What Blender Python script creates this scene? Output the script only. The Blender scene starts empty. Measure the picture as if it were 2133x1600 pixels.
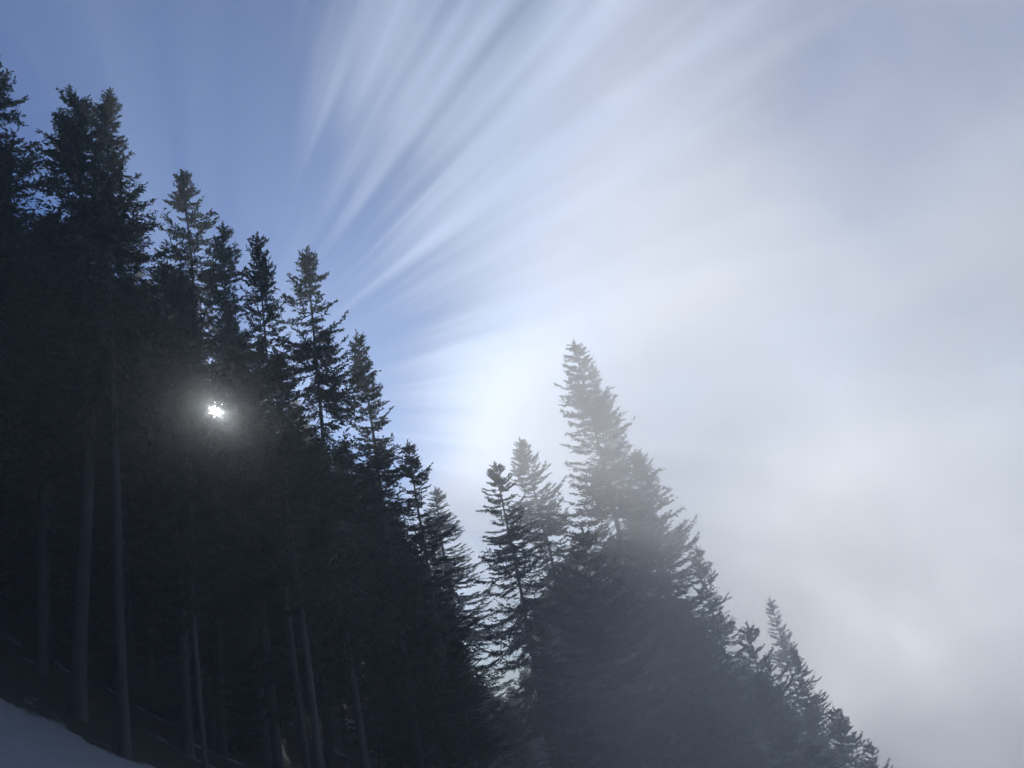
import bpy, math, random
import numpy as np
from mathutils import Vector, Matrix

S = bpy.context.scene
COL = S.collection
R = math.radians
FOG_DENSITY = 0.0155

# ------------------------------------------------------------------ camera
PITCH, ROLL = R(21.0), R(12.3)
W0, H0, F0 = 2133.0, 1600.0, 1640.0
r0 = Vector((1, 0, 0))
u0 = Vector((0, -math.sin(PITCH), math.cos(PITCH)))
fw = Vector((0, math.cos(PITCH), math.sin(PITCH)))
rt = (math.cos(ROLL) * r0 - math.sin(ROLL) * u0).normalized()
up = (math.cos(ROLL) * u0 + math.sin(ROLL) * r0).normalized()
cam_d = bpy.data.cameras.new('camera')
cam = bpy.data.objects.new('camera', cam_d)
COL.objects.link(cam)
cam.matrix_world = Matrix(((rt.x, up.x, -fw.x, 0), (rt.y, up.y, -fw.y, 0), (rt.z, up.z, -fw.z, 0), (0, 0, 0, 1)))
cam_d.sensor_width = 36.0
cam_d.lens = 36.0 * F0 / W0
cam_d.clip_start = 0.1
cam_d.clip_end = 20000
S.camera = cam


def ray(x, y):
    return (fw + rt * ((x - W0 / 2) / F0) + up * ((H0 / 2 - y) / F0)).normalized()


def project(p):
    z = p.dot(fw)
    return W0 / 2 + F0 * p.dot(rt) / z, H0 / 2 - F0 * p.dot(up) / z


SUN_DIR = ray(450, 857)
SUN_EL = math.asin(SUN_DIR.z)
SUN_AZ = math.atan2(SUN_DIR.x, SUN_DIR.y)

# ------------------------------------------------------------------ node helpers
class NT:
    def __init__(self, tree):
        self.t = tree; self.n = tree.nodes; self.l = tree.links
        self.n.clear()

    def node(self, typ, **kw):
        n = self.n.new(typ)
        for k, v in kw.items():
            setattr(n, k, v)
        return n

    def put(self, sock, v):
        if isinstance(v, bpy.types.NodeSocket):
            self.l.new(v, sock)
        elif v is not None:
            sock.default_value = v

    def m(self, op, a, b=None, c=None, clamp=False):
        n = self.node('ShaderNodeMath', operation=op, use_clamp=clamp)
        self.put(n.inputs[0], a)
        if b is not None: self.put(n.inputs[1], b)
        if c is not None: self.put(n.inputs[2], c)
        return n.outputs[0]

    def vm(self, op, a, b=None, out=0):
        n = self.node('ShaderNodeVectorMath', operation=op)
        self.put(n.inputs[0], a)
        if b is not None:
            if op == 'SCALE': self.put(n.inputs[3], b)
            else: self.put(n.inputs[1], b)
        return n.outputs[out]

    def dot(self, a, v):
        return self.vm('DOT_PRODUCT', a, tuple(v), out=1)

    def sstep(self, x, a, b):
        n = self.node('ShaderNodeMapRange', interpolation_type='SMOOTHSTEP')
        self.put(n.inputs[0], x)
        n.inputs[1].default_value = a; n.inputs[2].default_value = b
        return n.outputs[0]

    def noise(self, vec, scale, detail=3.0, rough=0.5, dist=0.0):
        n = self.node('ShaderNodeTexNoise')
        self.put(n.inputs['Vector'], vec)
        n.inputs['Scale'].default_value = scale
        n.inputs['Detail'].default_value = detail
        n.inputs['Roughness'].default_value = rough
        n.inputs['Distortion'].default_value = dist
        return n.outputs[0]

    def mix(self, f, a, b):
        n = self.node('ShaderNodeMix', data_type='RGBA')
        self.put(n.inputs['Factor'], f)
        self.put(n.inputs[6], a); self.put(n.inputs[7], b)
        return n.outputs[2]

    def comb(self, x, y, z):
        n = self.node('ShaderNodeCombineXYZ')
        self.put(n.inputs[0], x); self.put(n.inputs[1], y); self.put(n.inputs[2], z)
        return n.outputs[0]


# ------------------------------------------------------------------ world: clear blue sky with drifting cloud
world = bpy.data.worlds.new('World')
S.world = world
world.use_nodes = True
w = NT(world.node_tree)
sky = w.node('ShaderNodeTexSky', sky_type='NISHITA')
sky.sun_disc = False
sky.sun_elevation = SUN_EL
sky.sun_rotation = SUN_AZ
sky.altitude = 1500
sky.air_density = 1.0
sky.dust_density = 0.3
sky.ozone_density = 2.0
SKY_STRENGTH = 0.063
D = w.node('ShaderNodeTexCoord').outputs['Generated']
D = w.vm('NORMALIZE', D)
# polar coordinates about the sun, for light shafts painted into the sky as streaks
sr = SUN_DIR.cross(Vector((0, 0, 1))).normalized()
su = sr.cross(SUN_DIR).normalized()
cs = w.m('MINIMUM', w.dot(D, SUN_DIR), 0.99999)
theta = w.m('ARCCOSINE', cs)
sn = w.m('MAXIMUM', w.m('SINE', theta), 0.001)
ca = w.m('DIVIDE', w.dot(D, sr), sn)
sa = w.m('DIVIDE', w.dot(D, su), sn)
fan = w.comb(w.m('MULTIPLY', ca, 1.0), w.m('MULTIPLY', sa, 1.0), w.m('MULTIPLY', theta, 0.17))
shaft_streak = w.noise(fan, 11.5, 2.0, 0.5)
broad = w.noise(w.vm('ADD', D, (3.1, 1.7, 0.4)), 2.6, 4.0, 0.5, 0.3)
soft = w.noise(w.vm('ADD', D, (7.3, 2.2, 5.1)), 1.7, 3.0, 0.5)


def bump(x, y, deg, power=1.0):
    """soft mound of cloud cover centred on a compass direction"""
    c = w.dot(D, ray(x, y))
    k = 1.0 / (1 - math.cos(R(deg)))
    e = w.m('MULTIPLY', w.m('SUBTRACT', c, 1.0), k)
    return w.m('EXPONENT', e)


def wsum(*terms, nt=None):
    nt = nt or w
    acc = None
    for t, k in terms:
        v = nt.m('MULTIPLY', t, k)
        acc = v if acc is None else nt.m('ADD', acc, v)
    return acc


cover = wsum((bump(1500, 250, 19), 0.85), (bump(2000, 1150, 22), 1.5), (bump(1040, 900, 7), 0.6),
             (bump(800, 60, 8), 0.55), (bump(960, 330, 9), 0.45), (bump(1180, 560, 10), 0.35), (bump(100, 150, 15), -0.5), (bump(2000, 360, 13), -1.3), (bump(1500, 600, 6), -0.35))
cover = w.m('ADD', cover, wsum((w.m('SUBTRACT', shaft_streak, 0.5), 1.25), (w.m('SUBTRACT', broad, 0.5), 0.55)))
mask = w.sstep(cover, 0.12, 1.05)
bright = wsum((bump(1060, 890, 6), 0.40), (bump(1080, 620, 14), 0.10), (bump(1700, 1080, 14), 0.95), (bump(2000, 1450, 17), 0.85),
              (bump(1950, 330, 15), -0.20), (bump(1500, 620, 9), -0.16), (w.m('SUBTRACT', soft, 0.5), 0.5), (w.m('SUBTRACT', shaft_streak, 0.5), 0.3))
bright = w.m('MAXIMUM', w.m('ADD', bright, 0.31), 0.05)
tint = w.sstep(bump(1900, 1300, 22), 0.35, 0.9)
ccol = w.mix(tint, (0.68, 0.86, 1.28, 1), (1.02, 1.01, 0.98, 1))
ccol = w.vm('SCALE', ccol, bright)
blue = w.vm('SCALE', sky.outputs[0], SKY_STRENGTH)
blue = w.vm('MULTIPLY', blue, (0.58, 0.80, 1.16))
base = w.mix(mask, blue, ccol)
# unseen dark sky added behind the viewer to dim the snow and trunks
behind = w.sstep(w.m('ADD', w.dot(D, (0.1, -1.0, 0.0)), w.m('MULTIPLY', w.m('SUBTRACT', broad, 0.5), 0.3)), -0.25, 0.25)
base = w.mix(behind, base, (0.055, 0.08, 0.13, 1))
# the sun itself
disc = w.sstep(w.m('MULTIPLY', theta, 180 / math.pi), 0.80, 0.50)
final = w.vm('ADD', base, w.vm('SCALE', (1.0, 1.0, 1.0), w.m('ADD', w.m('MULTIPLY', disc, 60.0), w.m('MULTIPLY', w.m('POWER', w.sstep(theta, R(3.5), R(0.3)), 2.0), 1.6))))
bg = w.node('ShaderNodeBackground')
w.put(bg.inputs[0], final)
bg.inputs[1].default_value = 1.0
out = w.node('ShaderNodeOutputWorld')
w.l.new(bg.outputs[0], out.inputs[0])

# ------------------------------------------------------------------ sun lamp
sd = bpy.data.lights.new('sun', 'SUN')
sd.energy = 5.0
sd.angle = R(0.5)
sd.color = (1.0, 0.98, 0.945)
sun = bpy.data.objects.new('sun', sd)
COL.objects.link(sun)
sun.rotation_mode = 'QUATERNION'
sun.rotation_quaternion = SUN_DIR.to_track_quat('Z', 'Y')

# ------------------------------------------------------------------ exposure and sampling
S.view_settings.view_transform = 'Standard'
S.view_settings.look = 'None'
S.view_settings.exposure = 0.43
S.view_settings.gamma = 1.0
S.render.engine = 'CYCLES'
cy = S.cycles
cy.max_bounces = 6
cy.diffuse_bounces = 2
cy.glossy_bounces = 1
cy.transmission_bounces = 1
cy.volume_bounces = 4
cy.transparent_max_bounces = 8
cy.use_denoising = True
cy.sample_clamp_indirect = 4.0
cy.caustics_reflective = False
cy.caustics_refractive = False
cy.volume_step_rate = 1.0
cy.volume_max_steps = 128

rng = np.random.default_rng(11)
random.seed(11)


# ------------------------------------------------------------------ materials
def material(name):
    m = bpy.data.materials.new(name)
    m.use_nodes = True
    return m, NT(m.node_tree)


def finish(nt, shader, disp=None):
    o = nt.node('ShaderNodeOutputMaterial')
    nt.l.new(shader, o.inputs[0])


def mat_needles():
    m, t = material('spruce_needles')
    geo = t.node('ShaderNodeNewGeometry')
    obj = t.node('ShaderNodeObjectInfo')
    n = t.noise(geo.outputs['Position'], 1.3, 4)
    c = t.mix(n, (0.020, 0.036, 0.026, 1), (0.050, 0.074, 0.048, 1))
    c = t.mix(t.m('MULTIPLY', obj.outputs['Random'], 0.5), c, (0.042, 0.055, 0.040, 1))
    d = t.node('ShaderNodeBsdfDiffuse'); t.put(d.inputs[0], c)
    tr = t.node('ShaderNodeBsdfTranslucent'); t.put(tr.inputs[0], c)
    mx = t.node('ShaderNodeMixShader'); mx.inputs[0].default_value = 0.3
    t.l.new(d.outputs[0], mx.inputs[1]); t.l.new(tr.outputs[0], mx.inputs[2])
    finish(t, mx.outputs[0])
    return m


def mat_bark():
    m, t = material('spruce_bark')
    geo = t.node('ShaderNodeTexCoord')
    sc = t.vm('MULTIPLY', geo.outputs['Object'], (1, 1, 0.35))
    n = t.noise(sc, 9, 6, 0.65)
    n2 = t.noise(geo.outputs['Object'], 1.1, 3)
    c = t.mix(n, (0.028, 0.029, 0.031, 1), (0.10, 0.103, 0.112, 1))
    c = t.mix(t.sstep(n2, 0.45, 0.75), c, (0.07, 0.085, 0.085, 1))
    p = t.node('ShaderNodeBsdfPrincipled')
    t.put(p.inputs['Base Color'], c)
    p.inputs['Roughness'].default_value = 0.95
    b = t.node('ShaderNodeBump'); b.inputs['Strength'].default_value = 0.8; b.inputs['Distance'].default_value = 0.04
    t.put(b.inputs['Height'], n); t.l.new(b.outputs[0], p.inputs['Normal'])
    finish(t, p.outputs[0])
    return m


def mat_snow():
    m, t = material('snow_and_forest_soil')
    geo = t.node('ShaderNodeNewGeometry')
    P = geo.outputs['Position']
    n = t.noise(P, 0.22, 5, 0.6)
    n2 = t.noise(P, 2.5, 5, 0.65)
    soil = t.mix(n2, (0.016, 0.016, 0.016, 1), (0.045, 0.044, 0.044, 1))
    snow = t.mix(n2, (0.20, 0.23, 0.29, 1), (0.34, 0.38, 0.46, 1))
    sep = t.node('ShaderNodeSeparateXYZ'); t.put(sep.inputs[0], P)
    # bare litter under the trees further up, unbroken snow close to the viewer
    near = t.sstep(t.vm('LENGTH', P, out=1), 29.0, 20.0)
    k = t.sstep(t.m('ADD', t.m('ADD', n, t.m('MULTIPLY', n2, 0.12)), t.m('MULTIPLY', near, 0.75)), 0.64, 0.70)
    p = t.node('ShaderNodeBsdfPrincipled')
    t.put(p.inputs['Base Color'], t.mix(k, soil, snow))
    p.inputs['Roughness'].default_value = 0.8
    b = t.node('ShaderNodeBump'); b.inputs['Strength'].default_value = 0.5; b.inputs['Distance'].default_value = 0.1
    t.put(b.inputs['Height'], n2); t.l.new(b.outputs[0], p.inputs['Normal'])
    finish(t, p.outputs[0])
    return m


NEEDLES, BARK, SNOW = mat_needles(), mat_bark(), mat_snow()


# ------------------------------------------------------------------ ground: a steep slope, high on the left
def ground_z(x, y):
    z = -1.6 - 0.13 * min(max(y, -10), 42)
    if x < 0:
        z += -0.13 * x + 0.019 * min(-x, 27) ** 2 + 1.05 * max(-x - 27, 0)
    else:
        z -= 0.60 * x + 0.004 * min(x, 40) ** 2 + 0.25 * max(x - 40, 0)
    far = max(y - 70, 0)
    z -= 0.06 * far
    z += 0.35 * math.sin(x * 0.31 + 1.3) * math.cos(y * 0.23 + 0.4) + 0.5 * math.sin(x * 0.11 - y * 0.13)
    return min(max(z, -160.0), 36.0)


def build_ground():
    xs = np.concatenate([np.linspace(-260, -80, 14), np.linspace(-76, 76, 130), np.linspace(80, 260, 14)])
    ys = np.concatenate([np.linspace(-100, -24, 9), np.linspace(-20, 120, 120), np.linspace(126, 320, 16)])
    v = [(float(x), float(y), ground_z(float(x), float(y))) for y in ys for x in xs]
    nx = len(xs)
    f = [(j * nx + i, j * nx + i + 1, (j + 1) * nx + i + 1, (j + 1) * nx + i) for j in range(len(ys) - 1) for i in range(nx - 1)]
    me = bpy.data.meshes.new('ground')
    me.from_pydata(v, [], f)
    me.shade_smooth()
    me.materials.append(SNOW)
    o = bpy.data.objects.new('ground', me)
    o['kind'] = 'structure'
    COL.objects.link(o)


build_ground()


# ------------------------------------------------------------------ spruce builder
def quad_mesh(name, verts, quads, mats, midx=None, smooth=False):
    me = bpy.data.meshes.new(name)
    nq = len(quads)
    me.vertices.add(len(verts)); me.vertices.foreach_set('co', np.asarray(verts, np.float32).ravel())
    me.loops.add(nq * 4); me.loops.foreach_set('vertex_index', np.asarray(quads, np.int32).ravel())
    me.polygons.add(nq)
    me.polygons.foreach_set('loop_start', np.arange(0, nq * 4, 4, dtype=np.int32))
    for m in mats: me.materials.append(m)
    if midx is not None: me.polygons.foreach_set('material_index', np.asarray(midx, np.int32))
    if smooth: me.polygons.foreach_set('use_smooth', np.ones(nq, bool))
    me.update(calc_edges=True)
    return me


def norm(a):
    return a / np.maximum(np.linalg.norm(a, axis=-1, keepdims=True), 1e-9)


def tube(path, rad, k):
    """path (n,3), rad (n,) -> verts, quads"""
    n = len(path)
    t = norm(np.gradient(path, axis=0))
    ref = np.array([0.0, 0, 1]) if abs(t[0, 2]) < 0.9 else np.array([1.0, 0, 0])
    a = norm(np.cross(t, ref)); b = np.cross(t, a)
    ang = np.arange(k) / k * 2 * np.pi
    v = path[:, None, :] + rad[:, None, None] * (a[:, None, :] * np.cos(ang)[None, :, None] + b[:, None, :] * np.sin(ang)[None, :, None])
    q = []
    for i in range(n - 1):
        for j in range(k):
            q.append((i * k + j, i * k + (j + 1) % k, (i + 1) * k + (j + 1) % k, (i + 1) * k + j))
    return v.reshape(-1, 3), np.array(q)


def make_spruce(seed, H=28.0, base=0.3, radius=3.4, density=1.0, droop=1.0, shape=0.75, twin=0.0, hang=1.0, ragged=0.35):
    g = np.random.default_rng(seed)
    # trunk
    zz = np.linspace(0, 1, 24)
    bendx, bendy = g.uniform(-0.35, 0.35, 2)
    px = bendx * np.sin(zz * np.pi * g.uniform(0.6, 1.3)) + 0.06 * np.sin(zz * 11 + seed)
    py = bendy * np.sin(zz * np.pi * g.uniform(0.6, 1.3)) + 0.06 * np.cos(zz * 9 + seed)
    px -= px[0]; py -= py[0]
    path = np.stack([px, py, zz * H - 0.6 * (zz == 0)], 1)
    rad = 0.20 * (H / 28) * (1 - zz) ** 0.85 + 0.018
    rad[0] *= 1.45; rad[1] *= 1.08
    tv, tq = tube(path, rad, 12)
    trunk = quad_mesh('trunk', tv, tq, [BARK], smooth=True)

    def at(h):
        return np.array([np.interp(h / H, zz, px), np.interp(h / H, zz, py), h])

    V, Q, M, off = [], [], [], 0
    bv, bq = [], []
    tw_p, tw_d, tw_l = [], [], []
    h = H * base
    # dead snags on the bare stem
    hs = H * 0.06
    while hs < h:
        az = g.uniform(0, 2 * np.pi); L = g.uniform(0.3, 1.5)
        d = np.array([np.cos(az), np.sin(az), g.uniform(-0.35, 0.05)])
        s = np.linspace(0, 1, 4)[:, None]
        P = at(hs) + d * L * s + np.array([0, 0, -0.25 * L]) * s ** 2
        v, q = tube(P, np.linspace(0.016, 0.005, 4), 3)
        bv.append(v); bq.append(q)
        hs += g.uniform(0.15, 0.7)
    gap_phase = g.uniform(0, 6)
    while h < H - 0.55:
        t = (h - H * base) / (H - H * base)          # 0 low crown .. 1 tip
        prof = min((1 - t) ** shape, (1 - t) * 2.1 + 0.004) * min(1.0, 0.55 + 2.2 * t)
        nb = int(g.integers(5, 8))
        lop = g.uniform(0.75, 1.15)
        for i in range(nb):
            if g.random() > density: continue
            az = g.uniform(0, 2 * np.pi)
            L = radius * prof * lop * g.uniform(1 - ragged, 1 + ragged * 0.6) + 0.10
            if g.random() < 0.05: L *= 1.2
            el0 = R(24) * t ** 2 - R(14) * (1 - t) * droop + g.uniform(-0.12, 0.12)
            sag = (0.34 * (1 - t) + 0.02) * droop * L * g.uniform(0.6, 1.3)
            tip = 0.24 * L * g.uniform(0.1, 1.3)
            n = max(4, int(L / 0.35))
            s = np.linspace(0, 1, n)
            hd = np.array([np.cos(az), np.sin(az), 0])
            side = np.array([-hd[1], hd[0], 0]) * g.uniform(-0.2, 0.2) * L
            P = at(h + g.uniform(-0.1, 0.1)) + hd * (L * np.cos(el0) * s)[:, None] + side * (s ** 2)[:, None]
            P[:, 2] += L * np.sin(el0) * s - sag * np.sin(s * np.pi * 0.72) + tip * s ** 3
            v, q = tube(P, np.linspace(0.014 + 0.010 * L, 0.005, n), 3)
            bv.append(v); bq.append(q)
            # twigs
            m = int(L / 0.07) + 2
            st = np.sort(g.uniform(0.12 if L > 1 else 0.0, 1.0, m))
            pos = np.stack([np.interp(st, s, P[:, k]) for k in range(3)], 1)
            tg = norm(np.stack([np.interp(st, s, np.gradient(P[:, k])) for k in range(3)], 1))
            sd_ = np.cross(tg, [0, 0, 1.0])
            sg = np.where(g.random(m) < 0.5, 1.0, -1.0)
            a = g.uniform(0.35, 1.1, m)
            dr = tg * np.cos(a)[:, None] + sd_ * (np.sin(a) * sg)[:, None]
            dr[:, 2] += g.uniform(-0.75, -0.05, m) * hang * (1 - t * 0.95)
            dr[:, 2] += 0.25 * t
            ln = (0.20 + 0.34 * L * (1 - st * 0.75) * 0.55) * g.uniform(0.6, 1.25, m)
            ln = np.minimum(ln, min(0.70, 0.10 + 0.45 * L))
            tw_p.append(pos); tw_d.append(norm(dr)); tw_l.append(ln)
            # shoot along the branch itself
            e = slice(n // 2, n - 1)
            k = len(P[e])
            if k:
                tw_p.append(P[e]); tw_d.append(norm(P[1:][n // 2: n - 1] - P[e])); tw_l.append(np.full(k, 0.40))
        gapf = 1.0 + 0.5 * math.sin(h * 1.1 + gap_phase)
        h += (0.16 + 0.32 * (1 - t)) * gapf * g.uniform(0.6, 1.4) + 0.04
    # leader
    tw_p.append(at(H - 0.75)[None]); tw_d.append(np.array([[0, 0, 1.0]])); tw_l.append(np.array([0.9]))
    for i in range(26):
        az = g.uniform(0, 6.28); hh = H - g.uniform(0.15, 1.1)
        tw_p.append(at(hh)[None]); tw_d.append(norm(np.array([[np.cos(az), np.sin(az), 0.7]]))); tw_l.append(np.array([0.05 + 0.20 * (H - hh)]))
    p = np.concatenate(tw_p); d = np.concatenate(tw_d); L = np.concatenate(tw_l)
    # every twig: four needle sprays set one after another, each a narrow leaf-shaped face
    K = 4
    P0 = []; DD = []; LL = []
    for k in range(K):
        f = k / K
        jit = norm(d + g.normal(0, 0.42, d.shape) + np.array([0, 0, -0.30 * f]))
        P0.append(p + d * (L * f)[:, None] + np.array([0, 0, -0.10]) * (L * f * f)[:, None])
        DD.append(jit); LL.append(L * (0.44 - 0.05 * k) + 0.04)
    p = np.concatenate(P0); d = np.concatenate(DD); L = np.concatenate(LL)
    wv = norm(np.cross(d, g.normal(0, 1, d.shape))) * (0.024 + 0.030 * g.random(len(L)))[:, None]
    A = p; B = p + d * (L * 0.45)[:, None] + wv; C = p + d * L[:, None]; E = p + d * (L * 0.40)[:, None] - wv
    fv = np.stack([A, B, C, E], 1).reshape(-1, 3)
    fq = np.arange(len(fv)).reshape(-1, 4)
    # wood joins the crown
    o = 0; wq = []
    for v, q in zip(bv, bq):
        wq.append(q + o); o += len(v)
    wv_ = np.concatenate(bv); wq = np.concatenate(wq)
    Vv = np.concatenate([fv, wv_]); Qq = np.concatenate([fq, wq + len(fv)])
    mi = np.concatenate([np.zeros(len(fq), np.int32), np.ones(len(wq), np.int32)])
    crown = quad_mesh('crown', Vv, Qq, [NEEDLES, BARK], mi)
    return trunk, crown, H


PROTO = {
    'full':   [make_spruce(1, 28, 0.22, 4.3, 0.97, 1.0, 0.62), make_spruce(2, 28, 0.16, 3.9, 0.98, 0.9, 0.70), make_spruce(3, 28, 0.24, 4.5, 0.95, 1.2, 0.58)],
    'thin':   [make_spruce(4, 26, 0.22, 3.9, 0.72, 1.2, 0.58, hang=1.3, ragged=0.45), make_spruce(5, 26, 0.24, 3.6, 0.66, 0.9, 0.62, hang=1.4, ragged=0.5)],
    'slim':   [make_spruce(6, 26, 0.15, 3.0, 0.9, 0.9, 0.75), make_spruce(7, 26, 0.12, 3.2, 0.85, 0.7, 0.72)],
    'bushy':  [make_spruce(8, 16, 0.05, 3.6, 1.0, 0.8, 0.55), make_spruce(9, 14, 0.04, 3.2, 1.0, 0.6, 0.6)],
    'bare':   [make_spruce(10, 28, 0.38, 4.0, 0.93, 0.9, 0.75), make_spruce(12, 28, 0.42, 3.8, 0.93, 1.0, 0.78)],
}
TREES = []


def place_tree(kind, var, loc, height, label, group=None, spin=None, width=1.0, lean=(0, 0), cat='spruce tree'):
    tr, cr, H = PROTO[kind][var % len(PROTO[kind])]
    e = bpy.data.objects.new('spruce_tree', None)
    e.empty_display_size = 0.5
    COL.objects.link(e)
    s = height / H
    wd = width * (0.35 + 0.65 * s) if s < 1 else width * s
    e.location = loc
    e.scale = (wd, wd, s)
    e.rotation_euler = (lean[0], lean[1], random.uniform(0, 6.28) if spin is None else spin)
    e['label'] = label; e['category'] = cat
    if group: e['group'] = group
    for nm, me in (('trunk', tr), ('crown', cr)):
        o = bpy.data.objects.new(nm, me); COL.objects.link(o); o.parent = e
    TREES.append(e)
    return e


def tree_at(px, py, dist, kind, var, label, **kw):
    """the tree whose tip is seen at (px,py) and stands dist metres away (along the ground)"""
    d = ray(px, py)
    k = dist / math.hypot(d.x, d.y)
    top = d * k
    gz = ground_z(top.x, top.y)
    h = top.z - gz - 0.15
    print('tree %-60s dist %.0f  h %.1f  xy %.1f %.1f' % (label[:60], dist, h, top.x, top.y))
    return place_tree(kind, var, (top.x, top.y, gz - 0.1), h, label, **kw)


# ---- the trees that make the skyline and the bare stems, left to right
tree_at(-18, 105, 30, 'full', 0, 'tall dark spruce cut off by the left edge of the picture', width=0.95, spin=0.3)
tree_at(160, 187, 29, 'bare', 0, 'dark spruce with wide upswept boughs, left one of the twin crowns on the ridge', width=1.1, spin=1.0)
tree_at(232, 180, 27, 'bare', 1, 'dark spruce with a pointed tip and pale bare trunk, right one of the twin crowns', width=0.72, spin=2.0)
tree_at(385, 342, 36, 'thin', 0, 'grey sunlit spruce top with gaps, directly right of the dark twin crowns', width=0.85, spin=0.5)
tree_at(468, 452, 38, 'thin', 1, 'small grey spruce top between the sunlit spruce and the narrow dark tip', width=0.8, spin=2.5)
tree_at(532, 470, 31, 'bare', 0, 'dark spruce with narrow tip and long bare trunk, just above right of the sun', width=0.65, spin=3.3)
tree_at(630, 505, 33, 'thin', 0, 'spruce with blue sky showing through its open boughs, right of the sun', width=0.85, spin=4.0)
tree_at(742, 682, 38, 'slim', 0, 'slender spruce with a fine needle tip at the right edge of the dark stand', width=0.9, spin=0.2)
tree_at(848, 905, 36, 'thin', 1, 'thin spruce with long ragged boughs hanging over the pale tree', width=0.9, spin=1.2)
tree_at(905, 1010, 75, 'full', 1, 'pale brownish spruce fading in the mist in the notch of the skyline', width=1.5, spin=0.0)
tree_at(1030, 952, 45, 'thin', 0, 'grey spruce with a dark thin trunk, left one of the pair in the middle', width=1.0, spin=1.9)
tree_at(1085, 905, 56, 'full', 2, 'pale spruce with a crooked tip, right one of the pair in the middle', width=1.0, spin=3.0)
tree_at(1188, 702, 50, 'full', 1, 'tallest spruce on the right half, its top washed out by sunlit fog', width=1.2, spin=0.9)
tree_at(1232, 745, 62, 'slim', 1, 'narrow pale spruce tip just behind the tallest washed-out spruce', width=0.6, spin=0.4)
tree_at(1315, 930, 53, 'full', 0, 'misty grey spruce shoulder on the right side of the tallest spruce', width=1.1, spin=0.7)
tree_at(1450, 1125, 56, 'thin', 1, 'grey spruce with branches sticking out into the white fog', width=0.85, spin=2.2)
tree_at(1602, 1238, 80, 'slim', 1, 'faint narrow spruce nearly lost in the fog on the right', width=1.0, spin=1.4)
tree_at(1552, 1285, 62, 'bushy', 0, 'short bushy spruce in front of the faint narrow spruce', width=0.9, spin=0.4)
tree_at(1650, 1340, 66, 'thin', 0, 'ragged spruce just right of the faint narrow spruce', width=0.8, spin=0.4)
tree_at(1735, 1462, 64, 'bushy', 1, 'low rounded spruce on the descending skyline at lower right', width=0.9, spin=0.4)
tree_at(1800, 1530, 62, 'bushy', 0, 'lowest spruce of the skyline at the bottom right', width=0.8, spin=1.4)
for k, (x, y, dd, kd) in enumerate([(380, 700, 26, 'bare'), (5, 330, 24, 'bare')]):
    tree_at(x, y, dd, kd, k, ['spruce with a thin pale bare stem below the sun', 'spruce with a slim bare stem at the far left edge'][k], width=0.6)

# ---- the rest of the stand, up to the skyline
LINE = [(-700, -200), (-200, 100), (0, 330), (70, 480), (120, 380), (300, 400), (340, 480), (420, 540), (520, 600), (600, 700), (700, 840), (760, 930), (840, 1060),
        (890, 1160), (940, 1280), (980, 1390), (1030, 1430), (1080, 1400), (1120, 1220), (1200, 1060), (1330, 1120), (1400, 1230), (1500, 1310), (1600, 1400), (1700, 1500), (1800, 1600), (1900, 1700), (2600, 2300)]
lx = [a for a, b in LINE]; ly = [b for a, b in LINE]
random.seed(5)
pts = []
n_fill = 0
for it in range(4000):
    y = random.uniform(16, 105)
    x = random.uniform(-0.95, 0.62) * y
    if math.hypot(x, y) < 27: continue
    if any((x - a) ** 2 + (y - b) ** 2 < 3.0 ** 2 for a, b in pts): continue
    if any((x - e.location.x) ** 2 + (y - e.location.y) ** 2 < 2.2 ** 2 for e in TREES[:23]): continue
    gz = ground_z(x, y)
    h = random.uniform(17, 30)
    px, py = project(Vector((x, y, gz + h)))
    lim = float(np.interp(px, lx, ly)) + random.uniform(0, 120)
    tries = 0
    while py < lim and tries < 40:
        h *= 0.95; tries += 1
        px, py = project(Vector((x, y, gz + h)))
        lim = float(np.interp(px, lx, ly)) + random.uniform(0, 60)
    if h < 6: continue
    bx, by = project(Vector((x, y, gz)))
    if px < -260 or py > 1640: continue
    if px > 980 and math.hypot(x, y) < 40: continue
    if abs(x * SUN_DIR.y - y * SUN_DIR.x) / math.hypot(SUN_DIR.x, SUN_DIR.y) < 0.8 and math.hypot(x, y) * math.tan(SUN_EL) < gz + h: continue
    pts.append((x, y))
    left = px < 960
    kind = 'full' if h > 19 else ('slim' if random.random() < 0.4 else 'bushy')
    if left and math.hypot(x, y) < 38 and h > 14 and random.random() < 0.5: kind = 'bare'
    place_tree(kind, random.randrange(3), (x, y, gz - 0.1), h,
               'bushy spruce added inside the dark stand to block a sun patch on the ground' if left else
               'grey spruce in the misty slope on the right, merged with its neighbours',
               group='spruces filling the dark stand' if left else 'spruces filling the misty slope', width=random.uniform(0.85, 1.1))
    n_fill += 1
    if n_fill > 240: break
print('fill trees', n_fill)
for (px, py, d, h) in [(485, 1578, 5.0, 10), (522, 1584, 6.0, 11), (604, 1560, 6.0, 12), (85, 1360, 6.0, 11), (205, 1438, 6.0, 11)]:  # spruces added sunward of stray sun patches to keep that ground shaded
    r = ray(px, py); t = 5.0
    while r.z * t > ground_z(r.x * t, r.y * t) and t < 80: t += 0.2
    k = d / math.hypot(SUN_DIR.x, SUN_DIR.y)
    x, y = r.x * t + SUN_DIR.x * k, r.y * t + SUN_DIR.y * k
    print('screen tree at', x, y, 'spot dist', t)
    place_tree('bushy', px, (x, y, ground_z(x, y) - 0.1), h, 'bushy spruce added inside the dark stand to block a sun patch on the ground', group='spruces filling the dark stand')


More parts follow.
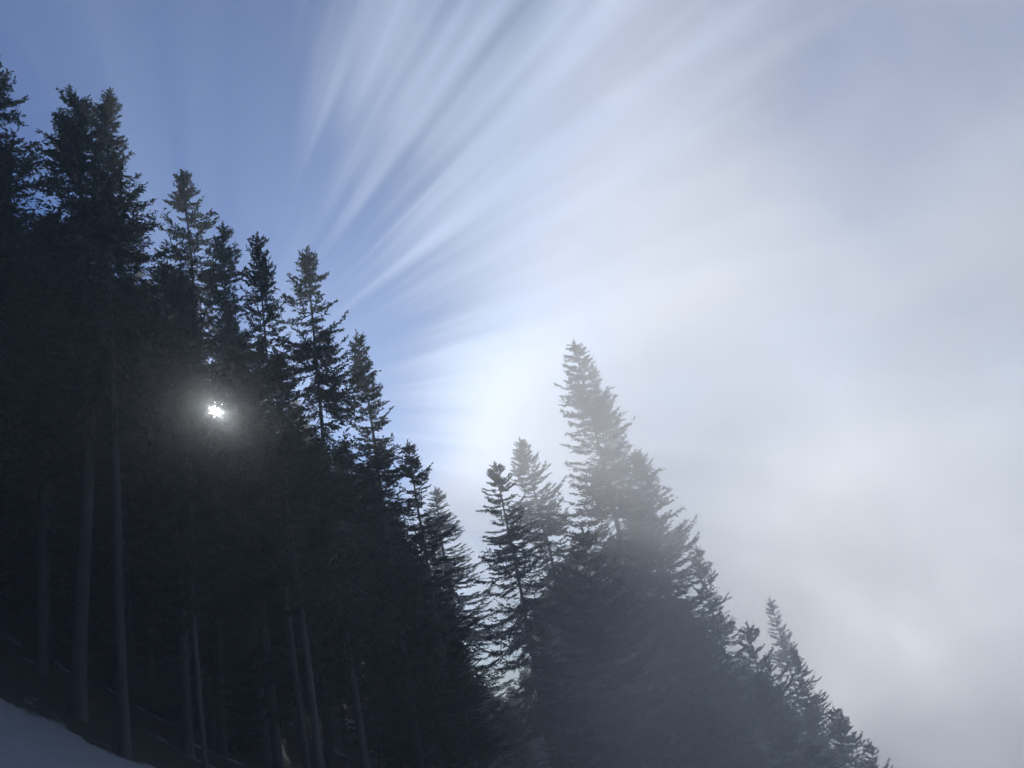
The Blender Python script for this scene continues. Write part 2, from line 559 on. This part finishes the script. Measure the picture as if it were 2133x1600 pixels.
# ---- the stand goes on beside and behind the viewer and shades the snow in the corner
random.seed(9)
n = 0
side = []
while n < 34:
    x = random.uniform(-34, 6); y = random.uniform(-30, 16)
    if math.hypot(x, y) < 8 or (y > -4 and x > -1.15 * abs(y) - 9): continue
    if any((x - a) ** 2 + (y - b) ** 2 < 3.6 ** 2 for a, b in side): continue
    side.append((x, y))
    place_tree('full', n, (x, y, ground_z(x, y) - 0.1), random.uniform(20, 27), 'dark spruce of the stand beside the photographer, outside the picture',
               group='spruces beside the photographer', width=1.0)
    n += 1

# ------------------------------------------------------------------ the chink in the boughs the sun shines through
def open_chink(direction, radius, origin=Vector((0, 0, 0))):
    n = 0
    bpy.context.view_layer.update()
    for e in TREES:
        b = e.location
        t = Vector((b.x, b.y, 0)).dot(direction) / max(Vector((direction.x, direction.y, 0)).length_squared, 1e-6)
        q = origin + direction * t
        if math.hypot(q.x - b.x, q.y - b.y) > 5 or q.z > b.z + e.scale.z * 29 or q.z < b.z: continue
        for ch in e.children:
            if ch.name.startswith('trunk'):
                if math.hypot(q.x - b.x, q.y - b.y) < 0.6: print('trunk in chink', e['label'], tuple(b))
                continue
            me = ch.data
            mw = np.array(e.matrix_world)
            co = np.empty(len(me.vertices) * 3, np.float32); me.vertices.foreach_get('co', co); co = co.reshape(-1, 3)
            wc = co @ mw[:3, :3].T + mw[:3, 3]
            vi = np.empty(len(me.loops), np.int32); me.loops.foreach_get('vertex_index', vi); vi = vi.reshape(-1, 4)
            mi = np.empty(len(me.polygons), np.int32); me.polygons.foreach_get('material_index', mi)
            dd = np.array(direction); oo = np.array(origin)
            c4 = wc[vi] - oo
            along = c4 @ dd
            dist = np.linalg.norm(c4 - along[..., None] * dd, axis=-1)
            cen = c4.mean(1); ac = cen @ dd
            dc = np.linalg.norm(cen - ac[:, None] * dd, axis=-1)
            off = cen - ac[:, None] * dd
            phi = np.arctan2(off @ np.array(up), off @ np.array(rt))
            rr = radius * (0.85 + 0.30 * np.sin(2 * phi + 2.6) + 0.22 * np.sin(7 * phi + 1.9))   # ragged rim
            kill = ((dist.min(1) < rr) | (dc < rr)) & (ac > 0)
            if kill.any():
                ch.data = quad_mesh('crown', co, vi[~kill], [NEEDLES, BARK], mi[~kill])
                n += 1
    print('chink opened in', n, 'crowns')


open_chink(SUN_DIR, 0.40)
open_chink(SUN_DIR, 0.10, rt * -1.25 + up * 0.42)
open_chink(SUN_DIR, 0.08, rt * 0.12 - up * 1.05)

# ------------------------------------------------------------------ mist
def haze_box():
    me = bpy.data.meshes.new('haze')
    x0, x1, y0, y1, z0, z1 = -265, 265, -105, 325, -162, 44
    v = [(x, y, z) for x in (x0, x1) for y in (y0, y1) for z in (z0, z1)]
    f = [(0, 1, 3, 2), (4, 6, 7, 5), (0, 4, 5, 1), (2, 3, 7, 6), (0, 2, 6, 4), (1, 5, 7, 3)]
    me.from_pydata(v, [], f)
    m, t = material('mist')
    pv = t.node('ShaderNodeVolumePrincipled')
    pv.inputs['Color'].default_value = (0.86, 0.93, 1.0, 1)
    pv.inputs['Density'].default_value = 0.0026
    pv.inputs['Anisotropy'].default_value = 0.35
    # the droplets also throw a narrow forward peak of light: the small bright corona round the sun
    pf = t.node('ShaderNodeVolumePrincipled')
    pf.inputs['Color'].default_value = (0.96, 0.98, 1.0, 1)
    pf.inputs['Density'].default_value = 0.00006
    pf.inputs['Anisotropy'].default_value = 0.95
    ad = t.node('ShaderNodeAddShader')
    t.l.new(pv.outputs[0], ad.inputs[0]); t.l.new(pf.outputs[0], ad.inputs[1])
    o = t.node('ShaderNodeOutputMaterial'); t.l.new(ad.outputs[0], o.inputs['Volume'])
    me.materials.append(m)
    ob = bpy.data.objects.new('haze', me)
    ob['kind'] = 'stuff'
    COL.objects.link(ob)



def fog_bank():
    me = bpy.data.meshes.new('fog_bank')
    x0, x1, y0, y1, z0, z1 = -40, 90, 12, 110, -60, 70
    v = [(x, y, z) for x in (x0, x1) for y in (y0, y1) for z in (z0, z1)]
    f = [(0, 1, 3, 2), (4, 6, 7, 5), (0, 4, 5, 1), (2, 3, 7, 6), (0, 2, 6, 4), (1, 5, 7, 3)]
    me.from_pydata(v, [], f)
    m, t = material('fog')
    P = t.node('ShaderNodeNewGeometry').outputs['Position']
    sep = t.node('ShaderNodeSeparateXYZ'); t.put(sep.inputs[0], P)
    X, Y, Z = sep.outputs
    lin = t.m('ADD', wsum((t.m('MINIMUM', X, 10.0), 0.24), (Y, 0.020), (Z, -0.014), (t.m('MAXIMUM', t.m('ADD', Z, -22), 0.0), -0.27),
                          (t.m('MAXIMUM', t.m('SUBTRACT', 9.0, Z), 0.0), 0.05),
                          (t.m('MAXIMUM', t.m('ADD', Y, -36), 0.0), 0.055), nt=t), 0.40)
    n = t.noise(t.vm('MULTIPLY', P, (1, 1, 1.5)), 0.045, 4.0, 0.55)
    dens = t.sstep(t.m('ADD', lin, t.m('MULTIPLY', t.m('SUBTRACT', n, 0.5), 4.2)), 0.0, 2.6)
    pv = t.node('ShaderNodeVolumePrincipled')
    pv.inputs['Color'].default_value = (0.97, 0.98, 0.99, 1)
    patch = t.noise(t.vm('ADD', P, (31, 17, 5)), 0.06, 4.0, 0.6, 0.4)
    dens = t.m('MULTIPLY', dens, t.m('ADD', t.m('MULTIPLY', t.sstep(patch, 0.38, 0.62), 1.7), 0.20))
    t.put(pv.inputs['Density'], t.m('MULTIPLY', dens, FOG_DENSITY))
    pv.inputs['Anisotropy'].default_value = 0.20
    o = t.node('ShaderNodeOutputMaterial'); t.l.new(pv.outputs[0], o.inputs['Volume'])
    me.materials.append(m)
    ob = bpy.data.objects.new('fog_bank', me)
    ob['kind'] = 'stuff'
    COL.objects.link(ob)


haze_box()
fog_bank()
